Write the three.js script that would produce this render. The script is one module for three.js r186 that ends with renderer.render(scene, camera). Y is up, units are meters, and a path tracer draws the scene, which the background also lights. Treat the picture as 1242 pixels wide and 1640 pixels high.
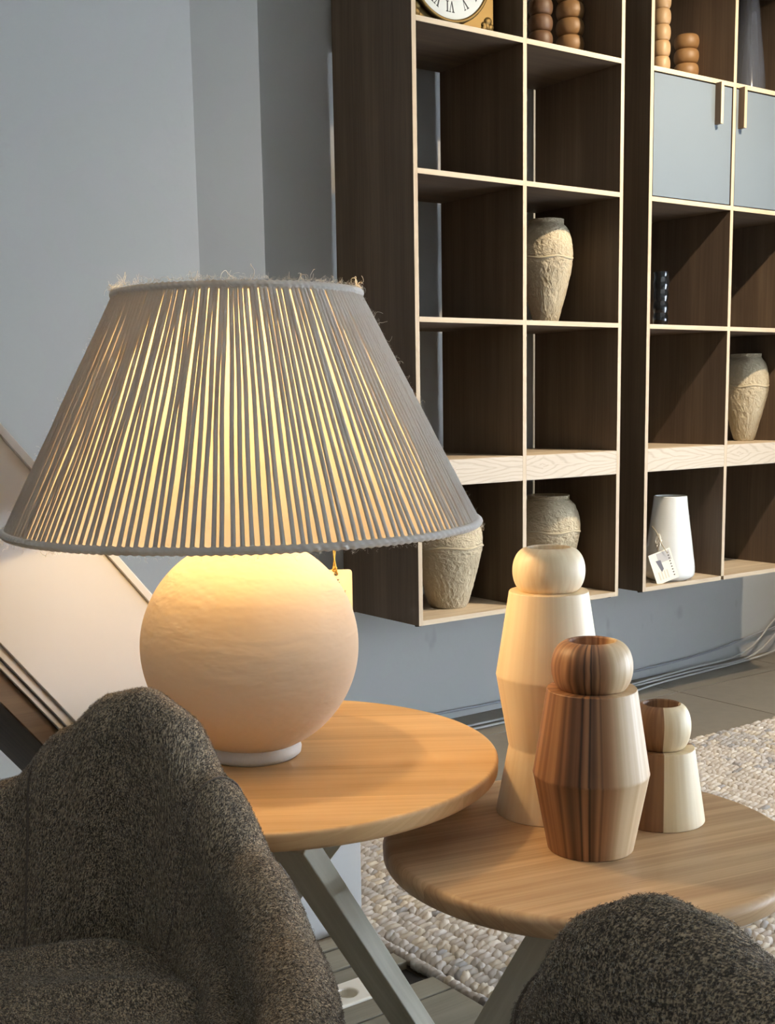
import * as THREE from 'three';
import { mergeGeometries, mergeVertices } from 'three/addons/utils/BufferGeometryUtils.js';
import { RoundedBoxGeometry } from 'three/addons/geometries/RoundedBoxGeometry.js';

/* ------------------------------------------------------------------ camera, sky, lights, exposure */
const scene = new THREE.Scene();
const renderer = new THREE.WebGLRenderer({ antialias: true });
renderer.toneMapping = THREE.LinearToneMapping;
renderer.toneMappingExposure = 1.7;
renderer.shadowMap.enabled = true;

const FW = 1242, FH = 1640, FOCAL = 1961.3, SHIFT = 127.9;
const camera = new THREE.PerspectiveCamera(2 * Math.atan(FH / 2 / FOCAL) * 180 / Math.PI, FW / FH, 0.05, 60);
camera.setViewOffset(FW, FH, 0, -SHIFT, FW, FH);
{
  const rad = Math.PI / 180, yaw = 36.0611 * rad, pitch = 8.9134 * rad, roll = -0.96747 * rad;
  const f = new THREE.Vector3(Math.sin(yaw) * Math.cos(pitch), -Math.sin(pitch), -Math.cos(yaw) * Math.cos(pitch));
  const r = new THREE.Vector3(Math.cos(yaw), 0, Math.sin(yaw)), u = new THREE.Vector3().crossVectors(r, f);
  const r2 = r.clone().multiplyScalar(Math.cos(roll)).addScaledVector(u, Math.sin(roll));
  const u2 = u.clone().multiplyScalar(Math.cos(roll)).addScaledVector(r, -Math.sin(roll));
  camera.quaternion.setFromRotationMatrix(new THREE.Matrix4().makeBasis(r2, u2, f.clone().negate()));
  camera.position.set(-1.91678, 0.97618, 2.49397);
}
camera.updateProjectionMatrix();
scene.add(camera);

// overcast daylight, entering through the shop windows on the right
scene.background = new THREE.Color().setRGB(0.80, 0.92, 1.08).multiplyScalar(12.2);

const SPOT = { pos: [1.0, 2.42, 1.07], aim: [0.95, 0.6, -0.1], cd: 9.5, color: [1.0, 0.82, 0.60] };
const BULB = { cd: 0.37, color: [1.0, 0.71, 0.36], h: 0.985 };

/* ------------------------------------------------------------------ helpers */
function rng(seed) { let s = seed >>> 0; return () => { s = (s + 0x6D2B79F5) | 0; let t = Math.imul(s ^ (s >>> 15), 1 | s); t = (t + Math.imul(t ^ (t >>> 7), 61 | t)) ^ t; return ((t ^ (t >>> 14)) >>> 0) / 4294967296; }; }
const rand = rng(20240611);
const V3 = (x, y, z) => new THREE.Vector3(x, y, z);
const lerp = (a, b, t) => a + (b - a) * t, clamp = (x, a = 0, b = 1) => Math.min(b, Math.max(a, x));
const smooth = (a, b, x) => { const t = clamp((x - a) / (b - a)); return t * t * (3 - 2 * t); };

const hashTab = new Float32Array(65536); { const r = rng(77); for (let i = 0; i < 65536; i++) hashTab[i] = r(); }
const h2 = (x, y) => hashTab[((x * 7919 + y * 104729 + ((x ^ (y * 31)) << 3)) & 65535)];
const h3 = (x, y, z) => hashTab[((x * 7919 + y * 104729 + z * 15485863 + ((x ^ (y * 31) ^ (z * 17)) << 3)) & 65535)];
function vn2(x, y, px, py) { // tileable value noise with integer periods
  let xi = Math.floor(x), yi = Math.floor(y); const fx = x - xi, fy = y - yi, sx = fx * fx * (3 - 2 * fx), sy = fy * fy * (3 - 2 * fy);
  const w = (a, p) => ((a % p) + p) % p, x0 = w(xi, px), x1 = w(xi + 1, px), y0 = w(yi, py), y1 = w(yi + 1, py);
  return lerp(lerp(h2(x0, y0), h2(x1, y0), sx), lerp(h2(x0, y1), h2(x1, y1), sx), sy);
}
function fbm2(u, v, px, py, oct = 4, seed = 0) { let s = 0, a = 0.5, n = 0; for (let i = 0; i < oct; i++) { s += a * vn2(u * px + seed * 13.0, v * py + seed * 7.0, px, py); n += a; a *= 0.5; px *= 2; py *= 2; } return s / n; }
function vn3(x, y, z) {
  const xi = Math.floor(x), yi = Math.floor(y), zi = Math.floor(z), fx = x - xi, fy = y - yi, fz = z - zi;
  const sx = fx * fx * (3 - 2 * fx), sy = fy * fy * (3 - 2 * fy), sz = fz * fz * (3 - 2 * fz), L = (z0) => lerp(lerp(h3(xi, yi, z0), h3(xi + 1, yi, z0), sx), lerp(h3(xi, yi + 1, z0), h3(xi + 1, yi + 1, z0), sx), sy);
  return lerp(L(zi), L(zi + 1), sz);
}
const fbm3 = (x, y, z, o = 4) => { let s = 0, a = 0.5, n = 0; for (let i = 0; i < o; i++) { s += a * vn3(x, y, z); n += a; a *= 0.5; x = x * 2 + 5.3; y = y * 2 + 1.7; z = z * 2 + 9.1; } return s / n; };

function tex(w, h, fn, { srgb = true, size = [1, 1] } = {}) { // fn(u, v) -> [r, g, b] 0..255 ; size in metres
  const d = new Uint8Array(w * h * 4);
  for (let j = 0; j < h; j++) for (let i = 0; i < w; i++) { const c = fn(i / w, j / h), k = (j * w + i) * 4; d[k] = clamp(c[0], 0, 255); d[k + 1] = clamp(c[1], 0, 255); d[k + 2] = clamp(c[2], 0, 255); d[k + 3] = 255; }
  const t = new THREE.DataTexture(d, w, h, THREE.RGBAFormat); t.wrapS = t.wrapT = THREE.RepeatWrapping; t.magFilter = THREE.LinearFilter; t.minFilter = THREE.LinearMipmapLinearFilter; t.generateMipmaps = true;
  if (srgb) t.colorSpace = THREE.SRGBColorSpace;
  t.repeat.set(1 / size[0], 1 / size[1]); t.needsUpdate = true; return t;
}
const mix3 = (a, b, t) => [lerp(a[0], b[0], t), lerp(a[1], b[1], t), lerp(a[2], b[2], t)];

const used = new Map();
function numbered(name) { const n = used.get(name) || 0; used.set(name, n + 1); return n ? name + '_' + String(n).padStart(3, '0') : name; }
function shadows(o) { o.castShadow = true; o.receiveShadow = true; return o; }
function thing(name, label, category, [x, y, z] = [0, 0, 0], group) {
  const o = new THREE.Group(); o.name = numbered(name); o.position.set(x, y, z); o.userData = { label, category }; if (group) o.userData.group = group; scene.add(o); return o;
}
function single(name, label, category, geo, mat, [x, y, z] = [0, 0, 0], group) {
  const o = shadows(new THREE.Mesh(geo, mat)); o.name = numbered(name); o.position.set(x, y, z); o.userData = { label, category }; if (group) o.userData.group = group; scene.add(o); return o;
}
function part(name, geo, mat, parent, label) { const o = shadows(new THREE.Mesh(geo, mat)); o.name = name; if (label) o.userData.label = label; parent.add(o); return o; }
function struct(name, geo, mat, label, category) { const o = shadows(new THREE.Mesh(geo, mat)); o.name = name; o.userData = { kind: 'structure', label, category }; scene.add(o); return o; }

function uvBox(g, grain = 'x', ou = 0, ov = 0) { // uv in metres, u along the grain
  const p = g.attributes.position, n = g.attributes.normal, uv = new Float32Array(p.count * 2);
  for (let i = 0; i < p.count; i++) {
    const P = { x: p.getX(i), y: p.getY(i), z: p.getZ(i) }, N = { x: Math.abs(n.getX(i)), y: Math.abs(n.getY(i)), z: Math.abs(n.getZ(i)) };
    const face = N.x > N.y && N.x > N.z ? 'x' : N.y > N.z ? 'y' : 'z';
    const rest = ['x', 'y', 'z'].filter((a) => a !== face), along = rest.includes(grain) ? grain : rest[0], across = rest.find((a) => a !== along);
    uv[2 * i] = P[along] + ou; uv[2 * i + 1] = P[across] + ov;
  }
  g.setAttribute('uv', new THREE.BufferAttribute(uv, 2)); return g;
}
function box(x0, x1, y0, y1, z0, z1, { grain = 'x', r = 0, ou = 0, ov = 0 } = {}) {
  const w = x1 - x0, h = y1 - y0, d = z1 - z0;
  const g = r > 0 ? new RoundedBoxGeometry(w, h, d, 2, r) : new THREE.BoxGeometry(w, h, d);
  g.translate((x0 + x1) / 2, (y0 + y1) / 2, (z0 + z1) / 2); return uvBox(g, grain, ou, ov);
}
function lathe(pts, seg = 64) { return new THREE.LatheGeometry(pts.map(([r, y]) => new THREE.Vector2(Math.max(r, 1e-5), y)), seg); }
function tube(pts, r, seg = 40, rs = 8) { return new THREE.TubeGeometry(new THREE.CatmullRomCurve3(pts.map((p) => V3(...p))), seg, r, rs, false); }
function curvePts(pts, n) { // densify a lathe profile with a smooth curve
  const c = new THREE.SplineCurve(pts.map((p) => new THREE.Vector2(...p))); return c.getPoints(n).map((p) => [p.x, p.y]);
}

/* ------------------------------------------------------------------ textures and materials */
// wood: u along the grain, v across. Returns a value 0..1 (0 pale early wood, 1 dark late wood)
function grainValue(u, v, { px = 2, py = 24, warp = 0.06, fine = 160, seed = 0 }) {
  const w = v + warp * (fbm2(u, v, px, 4, 3, seed) - 0.5);
  const bands = fbm2(u * 1, ((w % 1) + 1) % 1, px, py, 4, seed + 1), lines = fbm2(u, ((w % 1) + 1) % 1, px * 3, fine, 2, seed + 2);
  return clamp(0.62 * (bands - 0.5) * 2.0 + 0.5 + 0.5 * (lines - 0.5));
}
function woodTex(w, h, pale, dark, o, size) {
  return tex(w, h, (u, v) => { const g = grainValue(u, v, o), pore = Math.pow(fbm2(u, v, (o.px || 2) * 8, (o.fine || 160) * 2, 1, 9), 6) * (o.pore ?? 0.35), patch = fbm2(u, v, 2, 3, 3, 5) - 0.5; const c = mix3(pale, dark, clamp(g + pore)); return c.map((x) => x * (1 + 0.16 * patch)); }, { size });
}
const bumpOf = (w, h, fn, size) => tex(w, h, (u, v) => { const g = 255 * clamp(fn(u, v)); return [g, g, g]; }, { srgb: false, size });

const T = {};
T.oak = woodTex(1024, 1024, [226, 190, 141], [202, 161, 112], { px: 2, py: 20, warp: 0.05, fine: 150, seed: 1 }, [1.1, 0.55]);
T.oakGrey = woodTex(1024, 1024, [208, 176, 136], [170, 136, 100], { px: 2, py: 30, warp: 0.03, fine: 170, seed: 3 }, [1.1, 0.5]);
T.dark = woodTex(512, 1024, [108, 90, 70], [78, 63, 48], { px: 2, py: 18, warp: 0.05, fine: 150, seed: 2, pore: 0.25 }, [1.2, 0.6]);
T.leg = woodTex(512, 512, [206, 201, 184], [180, 174, 155], { px: 2, py: 14, warp: 0.06, fine: 110, seed: 6, pore: 0.2 }, [0.9, 0.4]);
T.pale = woodTex(512, 512, [203, 187, 160], [178, 158, 130], { px: 2, py: 16, warp: 0.10, fine: 110, seed: 4, pore: 0.15 }, [0.8, 0.4]);
T.front = tex(1024, 256, (u, v) => { // cathedral figure on the drawer fronts
  const x = (u - 0.58) * 3.2, y = (v - 0.42) * 1.5, n = fbm2(u, v, 6, 4, 4, 11), d = Math.sqrt(x * x * 0.55 + y * y * 2.2) + 0.35 * (n - 0.5);
  const ring = Math.pow(0.5 + 0.5 * Math.sin(d * 38), 5) * 0.55 + 0.25 * fbm2(u, v, 10, 90, 2, 6);
  return mix3([196, 182, 160], [168, 152, 130], clamp(ring));
}, { size: [0.75, 0.14] });
T.plasterBump = bumpOf(1024, 1024, (u, v) => 0.5 + 0.35 * (fbm2(u, v, 6, 6, 5, 1) - 0.5) + 0.25 * (fbm2(u, v, 60, 60, 3, 2) - 0.5), [1.6, 1.6]);
T.plaster = tex(1024, 1024, (u, v) => { const a = fbm2(u, v, 5, 5, 5, 3) - 0.5, s = Math.max(0, fbm2(u, v, 14, 9, 4, 8) - 0.74) * 200; const k = 1 + 0.04 * a; return [160 * k - s, 160.5 * k - s, 157 * k - s]; }, { size: [1.9, 1.9] });
T.tile = tex(512, 512, (u, v) => { const a = fbm2(u, v, 4, 4, 5, 3) - 0.5, b = fbm2(u, v, 60, 60, 2, 4) - 0.5, k = 1 + 0.14 * a + 0.06 * b; return [118 * k, 111 * k, 99 * k]; }, { size: [1.3, 1.3] });
T.felt = tex(1024, 1024, (u, v) => { const a = fbm2(u, v, 170, 170, 2, 1), b = fbm2(u, v, 300, 90, 2, 3), c = fbm2(u, v, 12, 12, 3, 5) - 0.5, t = clamp((0.55 * a + 0.45 * b - 0.5) * 3.4 + 0.42); const k = 1 + 0.16 * c; return mix3([58, 50, 41], [174, 153, 124], t).map((x) => x * k); }, { size: [0.17, 0.17] });
T.feltBump = bumpOf(512, 512, (u, v) => 0.6 * fbm2(u, v, 90, 90, 3, 7) + 0.4 * fbm2(u, v, 150, 40, 2, 3), [0.25, 0.25]);
T.urn = tex(512, 512, (u, v) => { const a = fbm2(u, v, 7, 7, 4, 2) - 0.5, k = 1 + 0.22 * a; return [178 * k, 165 * k, 138 * k]; }, { size: [1, 1] });
T.urnBump = bumpOf(512, 512, (u, v) => { const w = fbm2(u, v, 5, 5, 3, 4); return 0.75 * (1 - Math.abs(2 * fbm2(u + 0.08 * w, v + 0.06 * w, 11, 15, 4, 1) - 1)) + 0.25 * fbm2(u, v, 50, 50, 2, 2); }, [0.34, 0.5]);
T.ballBump = bumpOf(1024, 512, (u, v) => { const w = fbm2(u, v, 6, 8, 3, 4); return 0.6 * (1 - Math.abs(2 * fbm2(u + 0.15 * w, v + 0.05 * w, 14, 26, 4, 1) - 1)) * smooth(0.35, 0.6, fbm2(u, v, 5, 6, 3, 9)) + 0.2 * fbm2(u, v, 60, 60, 2, 2); }, [1, 1]);
T.yarnBump = bumpOf(128, 512, (u, v) => 0.5 + 0.35 * Math.sin((u * 3 + v * 60) * Math.PI * 2) + 0.3 * (fbm2(u, v, 8, 90, 2, 2) - 0.5), [1, 1]);

const std = (o) => new THREE.MeshStandardMaterial(o), phy = (o) => new THREE.MeshPhysicalMaterial(o);
const M = {
  wall: std({ map: T.plaster, roughness: 0.87, bumpMap: T.plasterBump, bumpScale: 0.0018 }),
  ceiling: std({ color: 0xe6e4de, roughness: 0.95 }),
  tile: std({ map: T.tile, roughness: 0.55 }),
  grout: std({ color: 0x6d675e, roughness: 0.95 }),
  dark: std({ map: T.dark, roughness: 0.62 }),
  pale: std({ map: T.pale, roughness: 0.6 }),
  front: std({ map: T.front, roughness: 0.6 }),
  oak: phy({ map: T.oak, roughness: 0.42, specularIntensity: 0.6 }),
  oakGrey: phy({ map: T.oakGrey, roughness: 0.42, specularIntensity: 0.6 }),
  door: phy({ color: new THREE.Color().setRGB(0.165, 0.20, 0.228), roughness: 0.34, clearcoat: 0.35, clearcoatRoughness: 0.3 }),
  black: std({ color: 0x111214, roughness: 0.6 }),
  whitePaint: std({ color: 0xb6b6b4, roughness: 0.5, bumpMap: T.plasterBump, bumpScale: 0.0008 }),
  felt: phy({ map: T.felt, roughness: 1, bumpMap: T.feltBump, bumpScale: 0.0022, sheen: 0.5, sheenRoughness: 0.6, sheenColor: new THREE.Color(0x8c7d68) }),
  seam: std({ color: 0x5b5146, roughness: 1 }),
  urn: std({ map: T.urn, roughness: 0.95, bumpMap: T.urnBump, bumpScale: 0.0045 }),
  rope: std({ color: 0xb5a88c, roughness: 1 }),
  ball: std({ color: 0xe0cdb2, roughness: 0.8, bumpMap: T.ballBump, bumpScale: 0.0022 }),
  footWhite: std({ color: 0xd9d6ce, roughness: 0.55 }),
  yarn: phy({ color: 0xf7f2e8, roughness: 1, bumpMap: T.yarnBump, bumpScale: 0.0008, transmission: 0.32, thickness: 0, ior: 1.2, sheen: 0.7, sheenRoughness: 0.5, sheenColor: new THREE.Color(0xffffff) }),
  liner: phy({ color: 0xf6e6c8, roughness: 1, transmission: 0.44, thickness: 0, ior: 1.3, side: THREE.DoubleSide }),
  brass: std({ color: 0x6a5630, metalness: 0.8, roughness: 0.5 }),
  gold: std({ color: 0xd2a94e, metalness: 0.8, roughness: 0.4 }),
  glossWhite: phy({ color: 0xe9ebe6, roughness: 0.12, clearcoat: 1, clearcoatRoughness: 0.06 }),
  glossBlack: phy({ color: 0x14171b, roughness: 0.16, clearcoat: 0.8, clearcoatRoughness: 0.1 }),
  smoke: phy({ color: 0x8f939c, roughness: 0.06, transmission: 0.7, thickness: 0, ior: 1.48, clearcoat: 1, clearcoatRoughness: 0.03 }),
  beadWalnut: std({ color: 0x66492f, roughness: 0.5 }),
  beadOak: std({ color: 0x8c6a43, roughness: 0.5 }),
  beadPale: std({ color: 0xb5946a, roughness: 0.45 }),
  plastic: std({ color: 0xe3ded0, roughness: 0.45 }),
  cable: std({ color: 0xa3a29d, roughness: 0.5 }),
  cableGrey: std({ color: 0x84868a, roughness: 0.5 }),
  greyBoard: std({ map: T.leg, color: new THREE.Color().setRGB(0.42, 0.41, 0.39), roughness: 0.8 }),
  legWood: std({ map: T.leg, roughness: 0.6 }),
};

/* ------------------------------------------------------------------ room shell */
const ZW = -0.365, X0 = -2.7, X1 = 2.35, Z1 = 5.2, HC = 2.75;
struct('wall_back', box(X0, X1 + 0.15, 0, HC, ZW - 0.15, ZW), M.wall, 'grey painted plaster wall behind the shelving units', 'wall');
{ // the projecting wall on the left, with a shallow bend before its edge
  const s = new THREE.Shape([[X0, ZW], [X0, -0.1], [-0.5477, -0.1], [-0.4023, -0.05], [-0.395, -0.062], [-0.395, ZW]].map(([x, z]) => new THREE.Vector2(x, -z)));
  const g = new THREE.ExtrudeGeometry(s, { depth: HC, bevelEnabled: false }); g.rotateX(-Math.PI / 2); g.computeVertexNormals(); uvBox(g, 'y');
  struct('wall_left', g, M.wall, 'pale grey plaster wall projecting beside the shelving', 'wall');
}
struct('wall_side', box(X0 - 0.15, X0, 0, HC, ZW - 0.15, Z1 + 0.15), M.wall, 'pale plaster side wall of the showroom', 'wall');
struct('ceiling', box(X0 - 0.15, X1 + 0.15, HC, HC + 0.15, ZW - 0.15, Z1 + 0.15), M.ceiling, 'flat white showroom ceiling', 'ceiling');
{ // right wall with the wide shop window, and the end wall
  const wz0 = 1.25, wz1 = 5.0, wy0 = 0.12, wy1 = 1.32;
  const gr = mergeGeometries([box(X1, X1 + 0.15, 0, HC, ZW, wz0), box(X1, X1 + 0.15, 0, HC, wz1, Z1 + 0.15), box(X1, X1 + 0.15, 0, wy0, wz0, wz1), box(X1, X1 + 0.15, wy1, HC, wz0, wz1)]);
  struct('wall_right', gr, M.wall, 'plaster wall around the wide shop window', 'wall');
  const fr = [];
  for (const z of [wz0 + 0.02, (wz0 + wz1) / 2, wz1 - 0.02]) fr.push(box(X1 + 0.04, X1 + 0.09, wy0, wy1, z - 0.025, z + 0.025));
  fr.push(box(X1 + 0.04, X1 + 0.09, wy0, wy0 + 0.05, wz0, wz1), box(X1 + 0.04, X1 + 0.09, wy1 - 0.05, wy1, wz0, wz1));
  const w1 = struct('window_1', mergeGeometries(fr), M.black, 'dark framed shop window in the right wall', 'window');
  for (let k = 0; k < 2; k++) { const m = (wz0 + wz1) / 2, a = k ? m + 0.025 : wz0 + 0.045, b = k ? wz1 - 0.045 : m - 0.025; part('pane', box(X1 + 0.062, X1 + 0.066, wy0 + 0.05, wy1 - 0.05, a, b), phy({ color: 0xffffff, roughness: 0, transmission: 1, thickness: 0, ior: 1.5 }), w1, 'clear glass pane'); }
  struct('wall_front', box(X0, X1 + 0.15, 0, HC, Z1, Z1 + 0.15), M.wall, 'plain plaster wall at the showroom end', 'wall');
}
{ // tiled floor: every tile a mesh of its own on a grout bed
  const fl = struct('floor', box(X0 - 0.15, X1 + 0.15, -0.12, -0.006, ZW - 0.15, Z1 + 0.15), M.grout, 'grey beige stone tiled floor', 'floor');
  const S = 0.6, gap = 0.004, tg = []; const tr = rng(5);
  for (let k = 0; k < 4; k++) { const g = new RoundedBoxGeometry(S - gap, 0.012, S - gap, 1, 0.0015); tg.push(uvBox(g, 'x', tr() * 3, tr() * 3)); }
  const clipTile = new Map();
  for (let i = -8; i < 6; i++) for (let j = -2; j < 10; j++) {
    let x0 = 1.2 + i * S, z0 = 0.15 + j * S - 0.3, x1 = x0 + S, z1 = z0 + S; x0 = Math.max(x0, X0); x1 = Math.min(x1, X1); z0 = Math.max(z0, ZW); z1 = Math.min(z1, Z1);
    if (x1 - x0 < 0.02 || z1 - z0 < 0.02) continue;
    const full = x1 - x0 > S - 1e-6 && z1 - z0 > S - 1e-6;
    const t = part('tile', full ? tg[Math.floor(tr() * 4)] : uvBox(new THREE.BoxGeometry(x1 - x0 - gap, 0.012, z1 - z0 - gap), 'x', tr(), tr()), M.tile, fl);
    t.position.set((x0 + x1) / 2, -0.006, (z0 + z1) / 2);
  }
}

/* ------------------------------------------------------------------ shelving units */
const TH = 0.0128, DEP = 0.347, Yb = 0.3906, Ycb = 0.7507, Yct = 0.8191, Ys3 = 1.1817, Ys2 = 1.5417, Ys1 = 1.8984, Y0 = 2.2584;
const CW = 0.3647; // column pitch
function shelving(name, label, x0, withDoors) {
  const u = thing(name, label, 'bookcase', [x0, Yb, 0], 'wall hung shelving units'), W = 2 * CW + TH + 0.0025, yTop = Y0 - Yb;
  const edged = (n, x0_, x1_, y0_, y1_, vertical, mat = M.dark) => {
    const b = part(n, box(x0_, x1_, y0_, y1_, -DEP, -0.0012, { grain: vertical ? 'y' : 'x', ou: rand() * 2, ov: rand() * 2 }), mat, u);
    part('edge_band', box(x0_, x1_, y0_, y1_, -0.0012, 0, { grain: vertical ? 'y' : 'x', ou: rand() * 2 }), M.pale, b, 'pale wood edge band');
    return b;
  };
  edged('side_panel', 0, TH, 0, yTop, true); edged('side_panel', W - TH, W, 0, yTop, true); edged('divider', CW, CW + TH, TH, yTop, true);
  const cols = [[TH, CW], [CW + TH, W - TH]], e = 0.0002;
  for (const [a, b] of cols) {
    part('bottom_board', box(a + e, b - e, 0, TH, -DEP, 0, { ou: rand() * 2, ov: rand() }), M.pale, u, 'pale wood bottom board');
    for (const y of [Ys3, Ys2, Ys1]) edged('shelf_board', a + e, b - e, y - Yb - TH, y - Yb, false);
    edged('top_board', a + e, b - e, yTop - TH, yTop, false);
    const dr = part('drawer', box(a + e, b - e, Ycb - Yb, Yct - Yb, -DEP, -0.004, { ou: rand() * 2, ov: rand() }), M.pale, u, 'pale wood drawer box forming a shelf');
    part('drawer_front', box(a + e, b - e, Ycb - Yb + 0.0008, Yct - Yb - 0.0008, -0.004, 0, { r: 0.0008, ou: a > 0.1 ? 0.31 : 0.05, ov: 0.02 }), M.front, dr, 'pale wood drawer front with flamed grain');
  }
  for (const x of [0.012, W - 0.022]) for (const z of [-0.02, -DEP + 0.03]) { const f = part('foot', new THREE.CylinderGeometry(0.009, 0.009, 0.004, 20), M.black, u, 'small black glide'); f.position.set(x, -0.002, z); }
  for (const x of [0.05, W - 0.05]) part('wall_bracket', box(x - 0.02, x + 0.02, yTop - 0.08, yTop - 0.02, ZW, -DEP), M.black, u);
  if (withDoors) cols.forEach(([a, b], i) => {
    const d = part('door', box(a + 0.0035, b - (i ? 0.0035 : 0.005), Ys2 - Yb + 0.003, Ys1 - Yb - TH - 0.004, -0.02, -0.001, { r: 0.001 }), M.door, u, 'pale grey blue lacquered door');
    const hx = i ? CW + TH + 0.013 : CW - 0.0825, top = Ys1 - Yb - 0.012;
    const hd = part('handle', box(hx, hx + 0.011, top - 0.118, top, -0.001, 0.0205, { grain: 'y' }), M.dark, d, 'upright wood fin handle'); part('edge_band', box(hx, hx + 0.011, top - 0.118, top, 0.0205, 0.022, { grain: 'y' }), M.pale, hd, 'pale wood edge band');
  });
  return u;
}
shelving('shelving_unit', 'open brown shelving unit holding the brass clock and three urns', 0, false);
shelving('shelving_unit', 'brown shelving unit with two pale lacquered doors', 0.8514, true);

/* ------------------------------------------------------------------ things on the shelves */
function urn(label, [x, y, z], S, H, seed, base = 0.42) {
  const t = thing('urn', label, 'vase', [x, y, z], 'papier mache urns on the shelves'); t.rotation.y = seed;
  const prof = curvePts([[base, 0.0], [base + 0.10, 0.09], [lerp(base, 1, 0.56), 0.30], [0.93, 0.50], [0.995, 0.63], [0.975, 0.76], [0.85, 0.885], [0.685, 0.945], [0.65, 0.965], [0.655, 1.0]], 60).map(([r, h]) => [r * S, h * H]);
  const full = [[0, 0.001], ...prof, [0.60 * S, H], [0.585 * S, 0.965 * H], [0.7 * S, 0.88 * H], [0.85 * S, 0.7 * H], [0.5 * S, 0.2 * H], [0, 0.12 * H]];
  const g = lathe(full, 128), p = g.attributes.position;
  for (let i = 0; i < p.count; i++) { const X = p.getX(i), Y = p.getY(i), Z = p.getZ(i), r = Math.hypot(X, Z); if (r < 0.3 * S || Y < 0.006) continue; const n = 1 - Math.abs(2 * fbm3(X * 95 + seed * 9, Y * 85 + seed, Z * 95, 3) - 1), k = 1 + (0.0042 * (n - 0.6)) / r; p.setX(i, X * k); p.setZ(i, Z * k); }
  g.computeVertexNormals();
  part('body', g, M.urn, t);
  const rp = []; for (let i = 0; i <= 64; i++) { const a = (i % 64) / 64 * Math.PI * 2, rr = S * 0.995 * (1 + 0.012 * Math.sin(a * 7 + seed)); rp.push([Math.cos(a) * rr, 0.63 * H + 0.0025 * Math.sin(a * 5 + seed * 3), Math.sin(a) * rr]); }
  const c = new THREE.CatmullRomCurve3(rp.slice(0, 64).map((q) => V3(...q)), true);
  part('rope_band', new THREE.TubeGeometry(c, 128, 0.0034, 8, true), M.rope, t, 'thin raised cord band');
  return t;
}
const yB = Yb + TH;
urn('slender beige urn alone in the cell two rows under the dark bead column', [0.609, Ys3, -0.17], 0.0765, 0.297, 0.6);
urn('stout grey beige urn beside the lampshade on the bottom board', [0.207, yB, -0.135], 0.096, 0.272, 1.9, 0.52);
urn('stout warm beige urn under the drawer, behind the tall turned candle holder', [0.622, yB, -0.17], 0.094, 0.285, 3.2, 0.5);
urn('small pale urn on the drawer top of the unit with doors', [1.530, Yct, -0.17], 0.0755, 0.289, 4.4);

function beads(label, [x, y, z], R, Hb, n, mat) {
  const t = thing('bead_candlestick', label, 'candlestick', [x, y, z], 'turned bead candlesticks');
  for (let k = 0; k < n; k++) {
    const pts = [], cap = k === n - 1; for (let i = 0; i <= 18; i++) { const a = -Math.PI / 2 + (i / 18) * Math.PI; const s = Math.sin(a), c = Math.cos(a); pts.push([R * (0.70 + 0.30 * Math.max(c, 0)) * (i === 0 || i === 18 ? 0.985 : 1), Hb * (0.5 + 0.5 * s)]); }
    pts.unshift([0, 0]); if (cap) { pts.push([R * 0.62, Hb * 1.0], [R * 0.55, Hb * 0.98], [R * 0.5, Hb * 0.6]); } pts.push([0, cap ? Hb * 0.6 : Hb]);
    const b = part('bead', lathe(pts, 40), mat, t); b.position.y = k * Hb;
  }
}
beads('dark walnut bead column at the divider of the clock unit', [0.5852, Ys1, -0.17], 0.0345, 0.043, 6, M.beadWalnut);
beads('honey brown bead column beside a darker bead column', [0.7, Ys1, -0.17], 0.0405, 0.0455, 6, M.beadOak);
beads('slim pale bead column above the lacquered door', [1.086, Ys1, -0.17], 0.0268, 0.0455, 7, M.beadPale);
beads('low honey brown bead candlestick above the lacquered door', [1.2, Ys1, -0.17], 0.039, 0.0425, 4, M.beadOak);

{ // smoky glass vase
  const o = curvePts([[0.056, 0.0], [0.062, 0.012], [0.0605, 0.045], [0.053, 0.13], [0.041, 0.24], [0.0295, 0.34]], 30), inn = o.slice().reverse().map(([r, h]) => [Math.max(r - 0.004, 0.001), Math.max(h, 0.012)]);
  single('glass_vase', 'tall tapering smoky glass vase on the shelf over the second door', 'vase', lathe([[0, 0], ...o, ...inn, [0, 0.012]], 48), M.smoke, [1.494, Ys1, -0.17]);
}
{ // ribbed black vase
  const pts = [[0, 0]]; const n = 4, H = 0.172;
  pts.push([0.017, 0.0], [0.018, 0.008]);
  for (let k = 0; k < n; k++) for (let i = 0; i <= 10; i++) { const a = i / 10; pts.push([0.0212 + 0.0028 * Math.sin(a * Math.PI), 0.012 + (k + a) * (H - 0.03) / n]); }
  pts.push([0.021, H - 0.012], [0.0235, H], [0.0215, H], [0.0185, H - 0.02], [0, H - 0.02]);
  single('black_vase', 'glossy black ribbed vase', 'vase', lathe(pts, 48), M.glossBlack, [1.0855, Ys3, -0.155]);
}
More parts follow.
